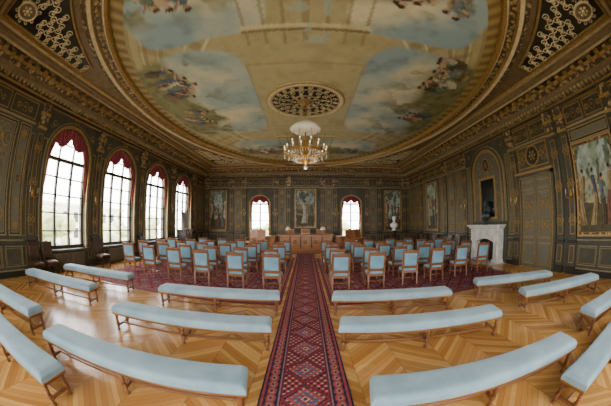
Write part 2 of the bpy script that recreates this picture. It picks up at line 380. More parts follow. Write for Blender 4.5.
def spandrel(sx,sy):
    b=B()
    cx=sx*(W-1.45); cy=(D-1.45) if sy>0 else (R0+1.45)
    b.M=Matrix(((1,0,0,0),(0,1,0,0),(0,0,-1,6.245),(0,0,0,1)))
    pts=[]
    for i in range(13):
        ang=.50+.36*i/12
        pts.append((sx*(EA+1.15)*math.cos(ang),CY+sy*(EB+1.05)*math.sin(ang)))
    poly=[p for p in pts if abs(p[0])<W-1.45+.3 and abs(p[1]-CY)<(D-R0)/2]
    a0=poly[0];a1=poly[-1]
    poly=poly+[(a1[0],cy),(cx,cy),(cx,a0[1])]
    b.prism(poly,0,.012,M_dark)
    P=[(p[0],p[1],.03) for p in poly]; b.tube(P,.04,M_gold,n=5,loop=True)
    c0=(sx*(W-2.35),cy-sy*1.0)
    medallion(b,c0[0]+sx*.2,c0[1]+sy*.35,.36,M_cream,M_brown,w=.03)
    for k in range(10):
        a=2*PI*k/10
        spiral(b,c0[0]+sx*.2+.42*math.cos(a),c0[1]+sy*.35+.42*math.sin(a),-.1,1.1,1 if math.cos(a)>0 else -1,1 if math.sin(a)>0 else -1,.025,M_cream,w=.03)
    def inside(x,y,m=.12):
        e=(x/(EA+1.15+m))**2+((y-CY)/(EB+1.05+m))**2
        return e>1 and abs(x)<abs(cx)-m and (abs(y-CY)<abs(cy-CY)-m)
    gx=abs(c0[0])-2.6; col=0
    while gx<abs(cx):
        gy=abs(cy-CY)-4.2+(.2 if col%2 else 0)
        while gy<abs(cy-CY):
            x=sx*gx; y=CY+sy*gy
            if inside(x,y,.16) and math.hypot(x-c0[0]-sx*.2,y-c0[1]-sy*.35)>.72:
                for s in (-1,1):
                    spiral(b,x,y,-.14,1.2,s,s if col%2 else -s,.024,M_cream,w=.03)
                    spiral(b,x,y,-.08,1.2,s,-s if col%2 else s,.018,M_cream,w=.03)
                b.ell((x,y,.03),(.05,.05,.02),M_cream,6,4)
            gy+=.4
        gx+=.36; col+=1
    b.obj('trim_ceiling_spandrel')
for sx in (-1,1):
    for sy in (-1,1): spandrel(sx,sy)
# ---------------------------------------------------------------- painted grids
def fbm(x,y,s=1,o=4,z=0): return noise.fractal(Vector((x*s,y*s,z)),1.0,2.0,o)
def mixc(a,b,t):
    t=max(0,min(1,t)); return tuple(a[i]*(1-t)+b[i]*t for i in range(3))
def colgrid(name,pf,cf,nu,nv,mt,parent=None,keep=None):
    vs=[];cs=[]
    for j in range(nv+1):
        for i in range(nu+1):
            u=i/nu;v=j/nv; vs.append(Vector(pf(u,v))); cs.append(cf(u,v))
    fs=[]
    for j in range(nv):
        for i in range(nu):
            a=j*(nu+1)+i; f=(a,a+1,a+nu+2,a+nu+1)
            fs.append(f)
    xs=[p.x for p in vs];ys=[p.y for p in vs];zs=[p.z for p in vs]
    c=Vector(((min(xs)+max(xs))/2,(min(ys)+max(ys))/2,min(zs)))
    me=bpy.data.meshes.new(name); me.from_pydata([tuple(p-c) for p in vs],[],fs)
    at=me.color_attributes.new('Col','FLOAT_COLOR','POINT')
    flat=[]
    for q in cs: flat+= [q[0],q[1],q[2],1]
    at.data.foreach_set('color',flat); me.materials.append(mt); me.update()
    ob=bpy.data.objects.new(name,me); sc.collection.objects.link(ob); ob.location=c
    if parent: par(ob,parent)
    return ob
C=lambda h: rgb(h)
sky=C('#a6b0a2'); cloud=C('#d0c5a2'); arch=C('#b7a87c'); arch2=C('#a19268'); archd=C('#85734a'); land=C('#8a8555'); landd=C('#5f5a35')
light_=C('#c9bb90')
figs=[]
rf=random.Random(11)
pal=[C('#7f5140'),C('#51606a'),C('#a1875a'),C('#b59c80'),C('#5c4c34'),C('#c2b89e'),C('#6c7878'),C('#84593c'),C('#434131'),C('#66715e')]
def addfigs(cx,cy,sx,sy,n,ang):
    for i in range(n):
        x=cx+sx*rf.uniform(-1,1);y=cy+sy*rf.uniform(-1,1)
        c=rf.choice(pal); l=rf.uniform(.3,.42); a=ang+rf.uniform(-.3,.3); w=rf.uniform(.15,.21)
        ca,sa=math.cos(a),math.sin(a); c2=rf.choice(pal)
        figs.append((x+ca*l*.9,y+sa*l*.9,l,w*1.3,a,c)); figs.append((x,y,l*.65,w*.85,a,c2))
        s=rf.choice((-1,1)); aa=a+s*2.2
        figs.append((x+math.cos(aa)*l*.7-ca*.05,y+math.sin(aa)*l*.7-sa*.05,l*.55,.055,aa,C('#c09a7a')))
        figs.append((x-ca*(l*.65+.12),y-sa*(l*.65+.12),.11,.095,a,C('#c09a7a')))
        figs.append((x-ca*(l*.65+.19),y-sa*(l*.65+.19),.06,.1,a,C('#453421')))
for sx in (-1,1):
    f=0 if sx>0 else PI
    addfigs(sx*4.25,6.2,.3,1.2,8,f); addfigs(sx*4.5,9.6,.15,.9,4,f)
    addfigs(sx*2.4,2.7,1.0,.25,8,-PI/2); addfigs(sx*2.6,14.9,.8,.15,5,PI/2)
addfigs(0,1.6,.7,.1,4,-PI/2)
LOB=((-3.6,8.2,2.05,3.4),(3.6,8.2,2.05,3.4),(-2.5,3.05,1.75,1.5),(2.5,3.05,1.75,1.5),(-2.4,14.3,1.7,1.45),(2.4,14.3,1.7,1.45))
RY=8.35
def ceilcol(x,y):
    s=x/EA;t=(y-CY)/EB; r=math.hypot(s,t)
    n=fbm(x,y,.35,5); n2=fbm(x,y,1.3,4,3); n3=fbm(x,y,3.2,3,7)
    ang=math.atan2(t,s)
    if r>.945: return mixc(C('#9c8450'),C('#70592f'),.5+.5*math.sin(ang*120))
    base=mixc(arch,arch2,.5+n2*.8)
    k=(r*14)%1
    if r>.76: base=mixc(base,archd,.6 if k<.25 else (.2 if k<.6 else 0))
    if r>.76 and .3<k<.4: base=light_
    q=(ang*26/PI)%1
    if .70<r<.9 and q<.3: base=mixc(base,archd,.5)
    if .62<r<.7:
        if abs(q-.5)<.3 and abs(r-.66)<.022: base=mixc(base,archd,.55)
        if abs(r-.625)<.006 or abs(r-.695)<.006: base=light_
    for cx,cy,ax,ay in LOB:
        dx=abs(x-cx)/ax;dy=abs(y-cy)/ay; d=(dx**5+dy**5)**.2+.06*n
        if d<1.0:
            c=mixc(sky,cloud,.5+n*1.6+n2*.4)
            out=(abs(x)-abs(cx))/ax if ax>1.9 else (abs(y-CY)-abs(cy-CY))/ay
            c=mixc(c,C('#8a9da0'),max(0,.3-out*.6-n))
            c=mixc(c,mixc(land,landd,.5+n2+n3*.5),max(0,(out-.1+n*.6)*3.5))
            tr=fbm(x,y,.9,4,9)
            if tr>.18: c=mixc(c,mixc(landd,land,.4+n3),min(.8,(tr-.18)*5)*max(0,min(1,out*2+1.0)))
            base=mixc(c,base,(d-.93)/.07)
    dx=abs(x)/1.7; dy=abs(y-RY)/2.5; d=max(dx,dy)
    if d<1:
        b0=base
        base=mixc(C('#b7a97e'),C('#9f9269'),.5+n2+.4*n3)
        if d>.96: base=mixc(base,C('#85734a'),.5)
        if d>.8: base=mixc(base,b0,(d-.8)*2)
    if abs(x)<1.5 and (y>11.9 or y<5.0):
        qq=(abs(x)*2.2)%1
        if qq<.18: base=mixc(base,archd,.55)
        if abs(((y-.3)%1.6)-.8)<.07: base=light_
        if abs(((y-.3)%1.6)-.95)<.05: base=archd
        if abs(x)<.55 and n2>.05: base=mixc(base,C('#9caaa0'),.6)
    for fx,fy,l,w,a,c in figs:
        ddx=x-fx;ddy=y-fy
        if abs(ddx)<.6 and abs(ddy)<.6:
            p=ddx*math.cos(a)+ddy*math.sin(a); q2=-ddx*math.sin(a)+ddy*math.cos(a)
            e=(p/l)**2+(q2/w)**2+.5*n3
            if e<1: base=mixc(c,C('#2c2417'),max(0,.18+.5*q2/w+n3))
            elif e<1.2: base=mixc(base,C('#3a301e'),.35)
    return mixc(base,tuple(v*.6 for v in base),max(0,-n2*.8-n3*.4))
def cpf(u,v):
    a=u*2*PI; r=v; return (EA*r*math.cos(a),CY+EB*r*math.sin(a),6.238)
colgrid('ceiling_painting',cpf,lambda u,v: ceilcol(cpf(u,v)[0],cpf(u,v)[1]),600,180,M_paint)
# rosette
b=B(); b.M=Matrix(((1,0,0,0),(0,1,0,RY),(0,0,-1,6.235),(0,0,0,1)))
b.lathe([(1.42,0),(1.42,.05),(1.36,.1),(1.26,.08),(1.22,.03),(1.05,.03)],(0,0,0),M_cream,48)
b.lathe([(1.22,0),(1.22,.035)],(0,0,0),M_dark,48)
for R_,rr in ((1.39,.035),(1.22,.03),(.95,.03),(.5,.035),(.28,.03)):
    b.tube([(R_*math.cos(2*PI*i/48),R_*math.sin(2*PI*i/48),.06) for i in range(48)],rr,M_tan if R_!=1.39 else M_gold,5,loop=True)
for R_,n_,r_ in ((1.08,22,.1),(.8,16,.12),(.62,12,.08),(.39,10,.07)):
    for k in range(n_):
        a=2*PI*(k+.5*(n_%4==0))/n_
        b.tube([((R_+r_*(1-j/14)*math.cos(j*.75))*math.cos(a)-r_*(1-j/14)*math.sin(j*.75)*math.sin(a),(R_+r_*(1-j/14)*math.cos(j*.75))*math.sin(a)+r_*(1-j/14)*math.sin(j*.75)*math.cos(a),.06) for j in range(11)],.018,M_cream,4)
b.lathe([(.26,.03),(.22,.1),(.1,.16),(.02,.17)],(0,0,0),M_gold,16)
b.obj('ceiling_rosette')
# ---------------------------------------------------------------- rugs
navy=C('#262a40');red=C('#8b3236');red2=C('#9c4a45');pink=C('#a5766a');bei=C('#b29c80');blue=C('#475876')
def rugcol(a,y,hw,per=.62,bw=.26):
    e=hw-abs(a)
    n=noise.noise(Vector((a*30,y*30,0)))
    if e<.025: c=navy
    elif e<.045: c=red2
    elif e<.2:
        q=((y/.14)%1)-.5; w=(e-.122)/.075; d=math.hypot(q*1.1,w)
        c=navy
        if d<.7: c=red2
        if d<.4: c=pink
        if d<.2: c=navy
    elif e<.215: c=pink
    elif e<.235: c=navy
    else:
        f=hw-.235; v=((y/per)%1)-.5; u=a/f if f<1.2 else (((a/.5)%1)-.5)*2
        d=abs(u)*.9+abs(v)*2.1
        c=red
        if .98<d<1.06: c=navy
        if d<.84: c=navy
        if d<.74: c=red2
        if d<.52: c=blue
        if d<.36: c=red
        if d<.2: c=bei
        if d<.1: c=navy
        m=math.sin(u*19)*math.sin(y*55)
        if d>1.1 and m>.4: c=navy
        if d>1.1 and m<-.6: c=bei
        if .52<d<.74 and m>.5: c=pink
        if .74<d<.84 and m>.5: c=bei
        if d<.52 and m>.6: c=pink
    return mixc(c,tuple(x*.5 for x in c),.35+n*.6)
def rug(name,x0,x1,y0,y1,nu,nv,z=.012,edge=True):
    cx=(x0+x1)/2;hw=(x1-x0)/2
    def cf(u,v):
        a=-hw+2*hw*u; y=y0+(y1-y0)*v
        if edge:
            e2=min(y-y0,y1-y)
            if e2<.25 and e2<hw-abs(a): return rugcol(hw-e2,a+3,hw)
        return rugcol(a,y,hw)
    b=B(); b.box((x0,y0,0.001),(x1,y1,z-.002),M_red); o=b.obj(name)
    colgrid('pile',lambda u,v:(x0+(x1-x0)*u,y0+(y1-y0)*v,z),cf,nu,nv,M_rug,parent=o)
rug('carpet_runner',-.49,.49,-1.2,15.1,70,1100)
rug('oriental_rug',.56,6.9,5.5,13.2,190,260)
rug('oriental_rug',-6.9,-.56,5.5,13.2,190,260)
# ---------------------------------------------------------------- windows
def window(name,M,cu,h,v0,vs,ry,cols=3,rows=5):
    b=B(); b.M=M; w0,w1=-.3,-.22
    arch_band(b,cu,h-.09,vs,v0+.0,.09,w0-.02,w1+.02,M_winf,ry=ry-.09)
    b.box((cu-h,v0,w0-.02),(cu+h,v0+.12,w1+.02),M_winf)
    b.box((cu-h+.05,vs-.06,w0-.02),(cu+h-.05,vs+.06,w1+.03),M_winf)
    for i in range(1,cols):
        u=cu-h+2*h*i/cols; t=.05
        b.box((u-t,v0,w0-.01),(u+t,vs,w1+.01),M_winf)
        tt=vs+ry*math.sqrt(max(0,1-((u-cu)/h)**2))-.06
        b.box((u-.03,vs,w0),(u+.03,tt,w1),M_winf)
    for j in range(1,rows):
        v=v0+(vs-v0)*j/rows; b.box((cu-h+.05,v-.022,w0+.01),(cu+h-.05,v+.022,w1-.01),M_winf)
    v=vs+ry*.5; hh=h*math.sqrt(.75)-.06; b.box((cu-hh,v-.02,w0+.01),(cu+hh,v+.02,w1-.01),M_winf)
    o=b.obj(name)
    g=B(); g.M=M; g.prism(arch_pts(cu,h-.06,vs,v0+.05,ry=ry-.06),-.262,-.258,M_glass); g.obj('glass_pane',parent=o)
    return o
wi=1
def portal(M,cu,h,v0,v1):
    l=bpy.data.lights.new('sky_portal','AREA'); l.shape='RECTANGLE'; l.size=2*h; l.size_y=v1-v0; l.cycles.is_portal=True
    o=bpy.data.objects.new('sky_portal',l); sc.collection.objects.link(o)
    p=M@Vector((cu,(v0+v1)/2,-TH-.03)); N=(M.to_3x3()@Vector((0,0,1)))
    o.location=p; o.rotation_euler=N.to_track_quat('-Z','Y').to_euler()
def drape(M,cu,h,vs,ry,drop,side):
    b=B(); b.M=M
    nu,nv=72,10; rings=[]
    for j in range(nv+1):
        r=[]
        for i in range(nu+1):
            u=-1+2*i/nu; hh=h+.02
            top=vs+(ry+.0)*math.sqrt(max(0,1-(u*.985)**2))
            sw=abs(math.sin(u*PI*1.5))
            low=top-drop*(.55+.45*sw)-side*max(0,(abs(u)-.8)/.2)**.8
            t=j/nv; v=top+(low-top)*t
            fold=.05*math.sin(u*40+2*math.sin(t*3))*(.3+.7*t)+.05*t*(1-t)*4
            r.append((cu+u*hh,v,-.1+fold))
        rings.append(r)
    b.loft(rings,M_red,closed=False,smooth=True)
    b.tube([(p[0],p[1],p[2]) for p in rings[-1]][::2],.018,M_gold,4)
    return b.obj('red_curtain')
for c in LW:
    window('window_%d'%wi,ML,c,LH,LV0,LVS,LH); wi+=1; portal(ML,c,LH,LV0,LVS+LH)
    drape(ML,c,LH,LVS,LH,.65,1.2)
for c in FW:
    window('window_%d'%wi,MF,c,FH,FV0,FVS,.62,cols=2,rows=4); wi+=1; portal(MF,c,FH,FV0,FVS+.6)
    drape(MF,c,FH,FVS,.62,.5,1.5)
for c in BW_FILL:  # added rear openings, out of view, letting in fill light
    window('window_%d'%wi,MB,c,LH,LV0,LVS,LH); wi+=1; portal(MB,c,LH,LV0,LVS+LH)
# ---------------------------------------------------------------- furniture meshes
def place(name,me,x,y,rot=0,z=0):
    o=bpy.data.objects.new(name,me); sc.collection.objects.link(o); o.location=(x,y,z); o.rotation_euler=(0,0,rot); return o
def leg(b,x,y,h,m,r=.022):
    b.lathe([(r*.7,0),(r*1.1,.015),(r*1.1,.04),(r*.6,.06),(r*1.25,.1),(r*1.25,.15),(r*.6,.17),(r*1.1,h*.5),(r*.75,h*.62),(r*1.3,h*.68),(r*.7,h*.73),(r*1.2,h*.78),(r*1.2,h)],(x,y,0),m,8)
def cushion(b,x0,x1,y0,y1,z0,z1,m,dome=.03,nx=16,ny=8,r=.05):
    def P(u,v):
        x=(x0+x1)/2+(x1-x0)/2*u; y=(y0+y1)/2+(y1-y0)/2*v
        ex=min(1,(x1-x0)/2*(1-abs(u))/r); ey=min(1,(y1-y0)/2*(1-abs(v))/r)
        f=math.sqrt(max(0,1-(1-ex)**2))*math.sqrt(max(0,1-(1-ey)**2))
        return (x,y,z1-r+r*f+dome*(1-u*u)*(1-v*v))
    us=[-1,-.985,-.96,-.9]+[-.75+1.5*i/nx for i in range(nx+1)]+[.9,.96,.985,1]
    if (x1-x0)<1: us=[-1,-.95,-.88,-.75]+[-.6+1.2*i/6 for i in range(7)]+[.75,.88,.95,1]
    vs=[-1,-.95,-.88,-.75]+[-.6+1.2*i/6 for i in range(7)]+[.75,.88,.95,1]
    rings=[[P(u,v) for v in vs] for u in us]
    b.loft(rings,m,closed=False,smooth=True)
    edge=[P(u,-1) for u in us]+[P(1,v) for v in vs[1:]]+[P(u,1) for u in us[::-1][1:]]+[P(-1,v) for v in vs[::-1][1:-1]]
    low=[(p[0],p[1],z0) for p in edge]
    b.loft([low,edge],m,closed=True,smooth=False)
def bench_mesh(L):
    b=B(); w=.21; h=L/2
    cushion(b,-h,h,-w,w,.33,.455,M_velvet,dome=.02,r=.055)
    b.box((-h+.01,-w+.01,.30),(h-.01,w-.01,.332),M_wood)
    b.box((-h-.004,-w-.004,.326),(h+.004,w+.004,.34),M_brass)
    xs=(-h+.07,0,h-.07)
    for x in xs:
        for y in (-w+.045,w-.045): leg(b,x,y,.32,M_wood,.028)
        b.bbox((x-.02,-w+.045,.08),(x+.02,w-.045,.12),M_wood,.006)
    b.bbox((xs[0],-.02,.085),(xs[-1],.02,.12),M_wood,.006)
    return b.mesh('velvet_bench')
benches=[((-.55,2.0),(-3.25,1.6)),((.57,1.8),(3.1,1.32)),((-2.35,.95),(-4.95,.72)),((2.35,.68),(5.0,.66)),((-4.1,1.75),(-6.8,1.2)),((4.2,1.5),(6.8,1.0)),
 ((-.5,3.5),(-3.2,3.2)),((.5,3.5),(3.1,3.0)),((-4.5,3.75),(-7.1,3.1)),((4.3,3.4),(6.7,2.4)),
 ((-.53,5.08),(-3.2,4.85)),((.55,5.03),(3.05,4.62)),((-4.5,5.26),(-7.05,4.7)),((4.05,4.9),(6.3,3.95))]
for a,c in benches:
    L=math.dist(a,c); place('velvet_bench',bench_mesh(L),(a[0]+c[0])/2,(a[1]+c[1])/2,math.atan2(c[1]-a[1],c[0]-a[0]),0)
def chair_mesh(name,fab,wood,h=1.0,wd=.25,arms=False,bz=.58):
    b=B(); d=.23
    for x in (-wd+.025,wd-.025):
        leg(b,x,d-.025,.42,wood,.024)
        b.loft([[(x-q,-d-.03+o-q,z),(x+q,-d-.03+o-q,z),(x+q,-d-.03+o+q,z),(x-q,-d-.03+o+q,z)] for z,o,q in ((0,-.03,.02),(.4,.03,.027),(.6,.02,.027),(h-.05,-.05,.025))],wood,cap=True)
        b.ell((x,-d-.08,h-.03),(.026,.026,.045),wood,8,5)
        b.bbox((x-.012,-d,.14),(x+.012,d-.03,.17),wood,.004)
    b.bbox((-wd+.02,-.015,.14),(wd-.02,.015,.17),wood,.004)
    b.bbox((-wd,-d,.34),(wd,d,.42),wood,.01)
    cushion(b,-wd+.005,wd-.005,-d+.02,d+.005,.42,.48,fab,dome=.02,r=.04)
    sv=b.M.copy(); b.M=Matrix.Translation((0,-d-.012,bz))@Matrix.Rotation(math.radians(8),4,'X')
    H=h-bz-.06
    b.bbox((-wd+.03,-.02,-.04),(wd-.03,.02,.035),wood,.006)
    b.bbox((-wd+.01,-.024,H-.04),(wd-.01,.024,H+.05),wood,.008)
    b.ell((0,0,H+.05),(.09,.018,.03),wood,10,5)
    b.bbox((-wd+.05,-.03,.03),(wd-.05,.03,H-.03),fab,.018)
    b.M=sv
    if arms:
        for s in (-1,1):
            x=s*(wd-.01)
            b.tube([(x,-d,.68),(x+s*.02,0,.68),(x+s*.03,d-.06,.66),(x+s*.03,d-.02,.62)],.02,wood,6)
            b.tube([(x+s*.02,d-.06,.66),(x,d-.05,.55),(x,d-.06,.42)],.017,wood,6)
    return b.mesh(name)
CH=chair_mesh('upholstered_chair',M_velvet2,M_wood,h=1.05,bz=.54)
for side in (-1,1):
    for r in range(5):
        y=7.0+r*1.2
        for k in range(6):
            if r>=4 and k==5: continue
            x=.93+k*1.06+(.12 if r%2 else 0)+random.uniform(-.05,.05)
            place('upholstered_chair',CH,side*x,y+.09*k+random.uniform(-.06,.06),random.uniform(-.07,.07)-side*0.03*k,.0125)
AC=chair_mesh('carved_armchair',M_leather,M_oak,h=1.25,wd=.31,arms=True,bz=.62)
AD=chair_mesh('wooden_side_chair',mat('brown_leather','#4a2e18','#3a2412',rough=.5),M_woodd,h=1.05,wd=.25)
for x in (-1.1,0,1.1): place('carved_armchair',AC,x,17.75,PI,.17)
for x,y,r in ((-2.9,15.8,-.3),(2.9,15.8,.3),(-3.6,16.4,-.6),(3.6,16.4,.6)): place('carved_armchair',AC,x,y,PI+r,.17)
for y in (3.75,4.4,7.2,10.6): place('wooden_side_chair',AD,-7.75,y,-PI/2)
for y in (11.6,12.4,14.2,15.6,17.2): place('wooden_side_chair',AD,7.75,y,PI/2)
b=B(); b.box((-4.3,15.2,0),(4.3,19.35,.165),M_wood); b.box((-4.33,15.17,.14),(4.33,19.35,.17),M_oak); b.obj('dais')
b=B(); y0,y1,x=15.9,16.8,1.75; z=.17
b.bbox((-x,y0,z),(x,y1,z+.1),M_oak,.02); b.bbox((-x+.05,y0+.05,z+.1),(x-.05,y1-.05,z+.86),M_oak,.01)
b.bbox((-x-.06,y0-.06,z+.86),(x+.06,y1+.06,z+.95),M_oak,.02)
b.M=frameM((0,y0+.05,z),(1,0,0),(0,-1,0))
for i in range(5):
    a=-x+.1+i*.66; frame(b,a+.04,a+.6,.17,.77,.03,.03,M_wood); medallion(b,a+.32,.47,.14,M_oak,M_wood,w=.01)
for i in range(6): b.box((-x+.07+i*.67,.1,0),(-x+.14+i*.67,.84,.05),M_woodd)
b.obj('official_desk')
for x in (-1.1,1.1):
    b=B(); b.lathe([(.1,0),(.1,.02),(.03,.04),(.02,.1),(.035,.16),(.018,.22),(.018,.32)],(x,16.3,1.12),M_brass,12)
    b.lathe([(.17,.28),(.165,.3),(.1,.48),(.095,.48)],(x,16.3,1.12),M_white,16); b.obj('desk_lamp')
b=B(); b.bbox((-.3,16.15,1.12),(.3,16.5,1.17),M_leather,.008); b.box((-.28,16.17,1.17),(-.01,16.48,1.185),M_white); b.box((.01,16.17,1.17),(.28,16.48,1.185),M_white); b.obj('open_register_book')
b=B()
for s in (-1,1):
    xx=s*2.5
    b.bbox((xx-.5,17.0,.17),(xx+.5,17.5,.25),M_oak,.01); b.bbox((xx-.46,17.04,.25),(xx+.46,17.46,.9),M_oak,.01); b.bbox((xx-.52,16.98,.9),(xx+.52,17.52,.96),M_oak,.01)
    b.M=frameM((xx,17.04,.17),(1,0,0),(0,-1,0)); frame(b,-.4,-.03,.15,.66,.03,.025,M_wood); frame(b,.03,.4,.15,.66,.03,.025,M_wood); b.M=Matrix.Identity(4)
    b.obj('side_cabinet'); b=B()
def bust(name,x,y,z,s,rot,m,ped=None):
    b=B(); b.M=Matrix.Translation((x,y,z))@Matrix.Rotation(rot,4,'Z')@Matrix.Scale(s,4)
    b.lathe([(.13,0),(.13,.03),(.08,.05),(.07,.1),(.1,.13)],(0,0,0),m,16)
    rings=[]
    for z_,rx,ry in ((.12,.1,.08),(.2,.2,.12),(.3,.25,.13),(.38,.22,.12),(.43,.12,.09),(.46,.07,.07),(.54,.06,.065),(.57,.065,.075)):
        rings.append([(rx*math.cos(2*PI*k/16),ry*math.sin(2*PI*k/16),z_) for k in range(16)])
    b.loft(rings,m,cap=True,smooth=True)
    rings=[]
    for i in range(11):
        t=i/10; zz=.53+.27*t; q=math.sin(PI*min(1,.12+.88*t))**.55 if t<1 else .02
        rings.append([((.085*q)*math.cos(2*PI*k/16),(.105*q)*math.sin(2*PI*k/16)+.01,zz) for k in range(16)])
    b.loft(rings,m,cap=True,smooth=True)
    b.ell((0,.12,.65),(.014,.025,.03),m,8,5); b.ell((0,.105,.6),(.03,.012,.01),m,8,5); b.ell((0,.1,.555),(.03,.02,.02),m,8,5)
    for sx in (-1,1): b.ell((sx*.035,.1,.68),(.018,.012,.01),m,8,5); b.ell((sx*.088,.0,.65),(.012,.022,.03),m,8,5); b.ell((sx*.035,.1,.7),(.022,.014,.006),m,8,4)
    b.ell((0,-.02,.74),(.1,.11,.08),m,14,8); b.ell((0,-.11,.68),(.06,.05,.06),m,10,6)
    b.M=Matrix.Identity(4)
    if ped:
        b.bbox((x-.25,y-.25,.0),(x+.25,y+.25,.12),ped,.02); b.lathe([(.2,.12),(.16,.18),(.15,z-.15),(.2,z-.08)],(x,y,0),ped,20); b.bbox((x-.23,y-.23,z-.08),(x+.23,y+.23,z),ped,.015)
    return b.obj(name)
bust('marble_bust',6.3,17.3,1.25,1.25,PI,M_plaster,M_woodd)
# fireplace on right wall
b=B(); b.M=MR2; c=-9.1
b.bbox((c-1.05,0,0),(c-.7,1.45,.38),M_marble,.015); b.bbox((c+.7,0,0),(c+1.05,1.45,.38),M_marble,.015)
b.bbox((c-.7,1.0,0),(c+.7,1.45,.34),M_marble,.015)
for i in range(10):
    a0=-.7+.14*i;a1=a0+.14
    b.prism([(c+a0,1.0),(c+a1,1.0),(c+a1,1.0-.16*(abs(a1)/.7)**2),(c+a0,1.0-.16*(abs(a0)/.7)**2)],.0,.33,M_marble)
b.bbox((c-1.15,1.45,0),(c+1.15,1.53,.45),M_marble,.02); b.bbox((c-1.22,1.53,0),(c+1.22,1.62,.52),M_marble,.02)
b.bbox((c-1.1,0,0),(c-.65,.15,.42),M_marble,.02); b.bbox((c+.65,0,0),(c+1.1,.15,.42),M_marble,.02)
b.box((c-.7,0,.0),(c+.7,1.0,.02),M_black)
b.box((c-1.2,0.001,.0),(c+1.2,.02,.9),M_marble)
for s in (-1,1):
    frame(b,c+s*.875-.11,c+s*.875+.11,.25,1.3,.03,.025,M_marble,w=.38); medallion(b,c+s*.875,1.36,.06,M_marble,M_marble,w=.38)
    spiral(b,c+s*.15,1.25,-.12,1.2,s,1,.02,M_marble,w=.35); spiral(b,c+s*.15,1.22,-.12,1.2,s,-1,.02,M_marble,w=.35)
medallion(b,c,1.24,.13,M_marble,M_marble,w=.34)
b.obj('marble_fireplace')
bust('bronze_bust',W-.29,9.1,1.62,1.3,PI/2,M_bronze)
b=B(); b.M=MR2; frame(b,c-.62,c+.62,1.85,3.75,.1,.08,M_gold,w=.0); b.box((c-.54,1.93,.0),(c+.54,3.67,.03),M_mirror); arab(b,c,3.85,.35,M_gold,w=.03); b.obj('gilt_mirror')
def door(name,M,cu,hw,top):
    b=B(); b.M=M
    arch=.14
    b.box((cu-hw-arch,0,0),(cu-hw,top+arch,.1),M_wall); b.box((cu+hw,0,0),(cu+hw+arch,top+arch,.1),M_wall); b.box((cu-hw-arch,top,0),(cu+hw+arch,top+arch,.1),M_wall)
    frame(b,cu-hw-.03,cu+hw+.03,.0,top+.03,.03,.03,M_gold,w=.1)
    b.box((cu-hw-.2,top+arch,0),(cu+hw+.2,top+arch+.08,.2),M_gold)
    for s in (-1,1):
        a,c_=(cu-hw,cu-.006) if s<0 else (cu+.006,cu+hw)
        b.box((a,.01,0),(c_,top,.05),M_wall2)
        for v0,v1 in ((.15,.95),(1.1,top-.55),(top-.45,top-.12)):
            frame(b,a+.1,c_-.1,v0,v1,.03,.025,M_gold,w=.05); frame(b,a+.16,c_-.16,v0+.06,v1-.06,.012,.02,M_goldp,w=.05)
        arab(b,(a+c_)/2,top-1.0,.45,M_gold,w=.06); arab(b,(a+c_)/2,1.6,.45,M_gold,w=.06)
        b.ell((cu+s*.06,1.05,.09),(.025,.025,.03),M_brass,8,6)
    frame(b,cu-hw,cu+hw,top+.35,4.5,.04,.05,M_gold); medallion(b,cu,(top+.35+4.5)/2,.36,M_gold,M_dark,w=.03)
    for s in (-1,1): arab(b,cu+s*.62,(top+.35+4.5)/2,.45,M_gold)
    return b.obj(name)
door('door_1',MR2,-5.95,.85,3.3)
# ---------------------------------------------------------------- paintings
def portrait_col(seed,bg,bg2,robe,skin=C('#b98c68'),n=1):
    rr=random.Random(seed); F=[]
    for i in range(n):
        F.append(((i+.5)/n+rr.uniform(-.06,.06),rr.uniform(.22,.4) if n>1 else .34,rr.choice(pal) if n>1 else robe,rr.choice((-1,1)),rr.choice(pal)))
    F.sort(key=lambda q:-q[1])
    q_=1/math.sqrt(n)
    def f(u,v):
        k=fbm(u*3+seed,v*4,1.2,5); k2=fbm(u*9+seed,v*14,1,3); c=mixc(bg,bg2,.5+k*1.4)
        if v>.62: c=mixc(c,C('#9ba8a2'),.5+.9*k)
        tr=fbm(u*4+seed*2,v*4,1,4,5)
        if tr>.1 and v>.35: c=mixc(c,C('#4c4f30'),min(.85,(tr-.1)*7))
        if v<.3+.06*k: c=mixc(C('#5d5535'),C('#3f3a24'),.5+k2)
        for cx,cy,rb,sd,rb2 in F:
            lean=.03*math.sin(v*11+cx*9)
            x=u-cx-lean
            if .08<v<cy+.17:
                hw=q_*(.19-.22*(v-.08))
                if abs(x)<hw: c=mixc(rb,tuple(z*.2 for z in rb),.45+.45*math.sin(x*70/q_**.5+v*9)+.5*x/hw)
            if cy+.1<v<cy+.3:
                hw=q_*.115
                if abs(x)<hw: c=mixc(rb2,tuple(z*.25 for z in rb2),.4+.5*x/hw+k2)
            ax=x-sd*q_*.14; ay=v-cy-.2
            if (ax/.04/q_**.5)**2+((ay-ax*sd*1.2)/.055)**2<1: c=skin
            if (x/(.062*q_))**2+((v-cy-.335)/.034)**2<1: c=mixc(skin,C('#5d3d28'),.3+x*8)
            if (x/(.07*q_))**2+((v-cy-.358)/.026)**2<1: c=C('#2c1e12')
        return mixc(c,tuple(z*.5 for z in c),.2-k2)
    return f
def painting(name,M,cu,cv,w,h,cf,fr=.12):
    b=B(); b.M=M; a,c_,v0,v1=cu-w/2,cu+w/2,cv-h/2,cv+h/2
    b.box((a,v0,.0),(c_,v1,.03),M_black)
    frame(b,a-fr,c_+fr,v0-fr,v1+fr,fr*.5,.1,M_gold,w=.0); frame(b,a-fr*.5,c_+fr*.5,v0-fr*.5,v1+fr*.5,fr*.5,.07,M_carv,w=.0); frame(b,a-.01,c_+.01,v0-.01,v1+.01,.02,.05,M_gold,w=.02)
    o=b.obj(name)
    colgrid('canvas',lambda u,v: M@Vector((a+(c_-a)*u,v0+(v1-v0)*v,.035)),cf,90,int(90*h/w),M_paint,parent=o)
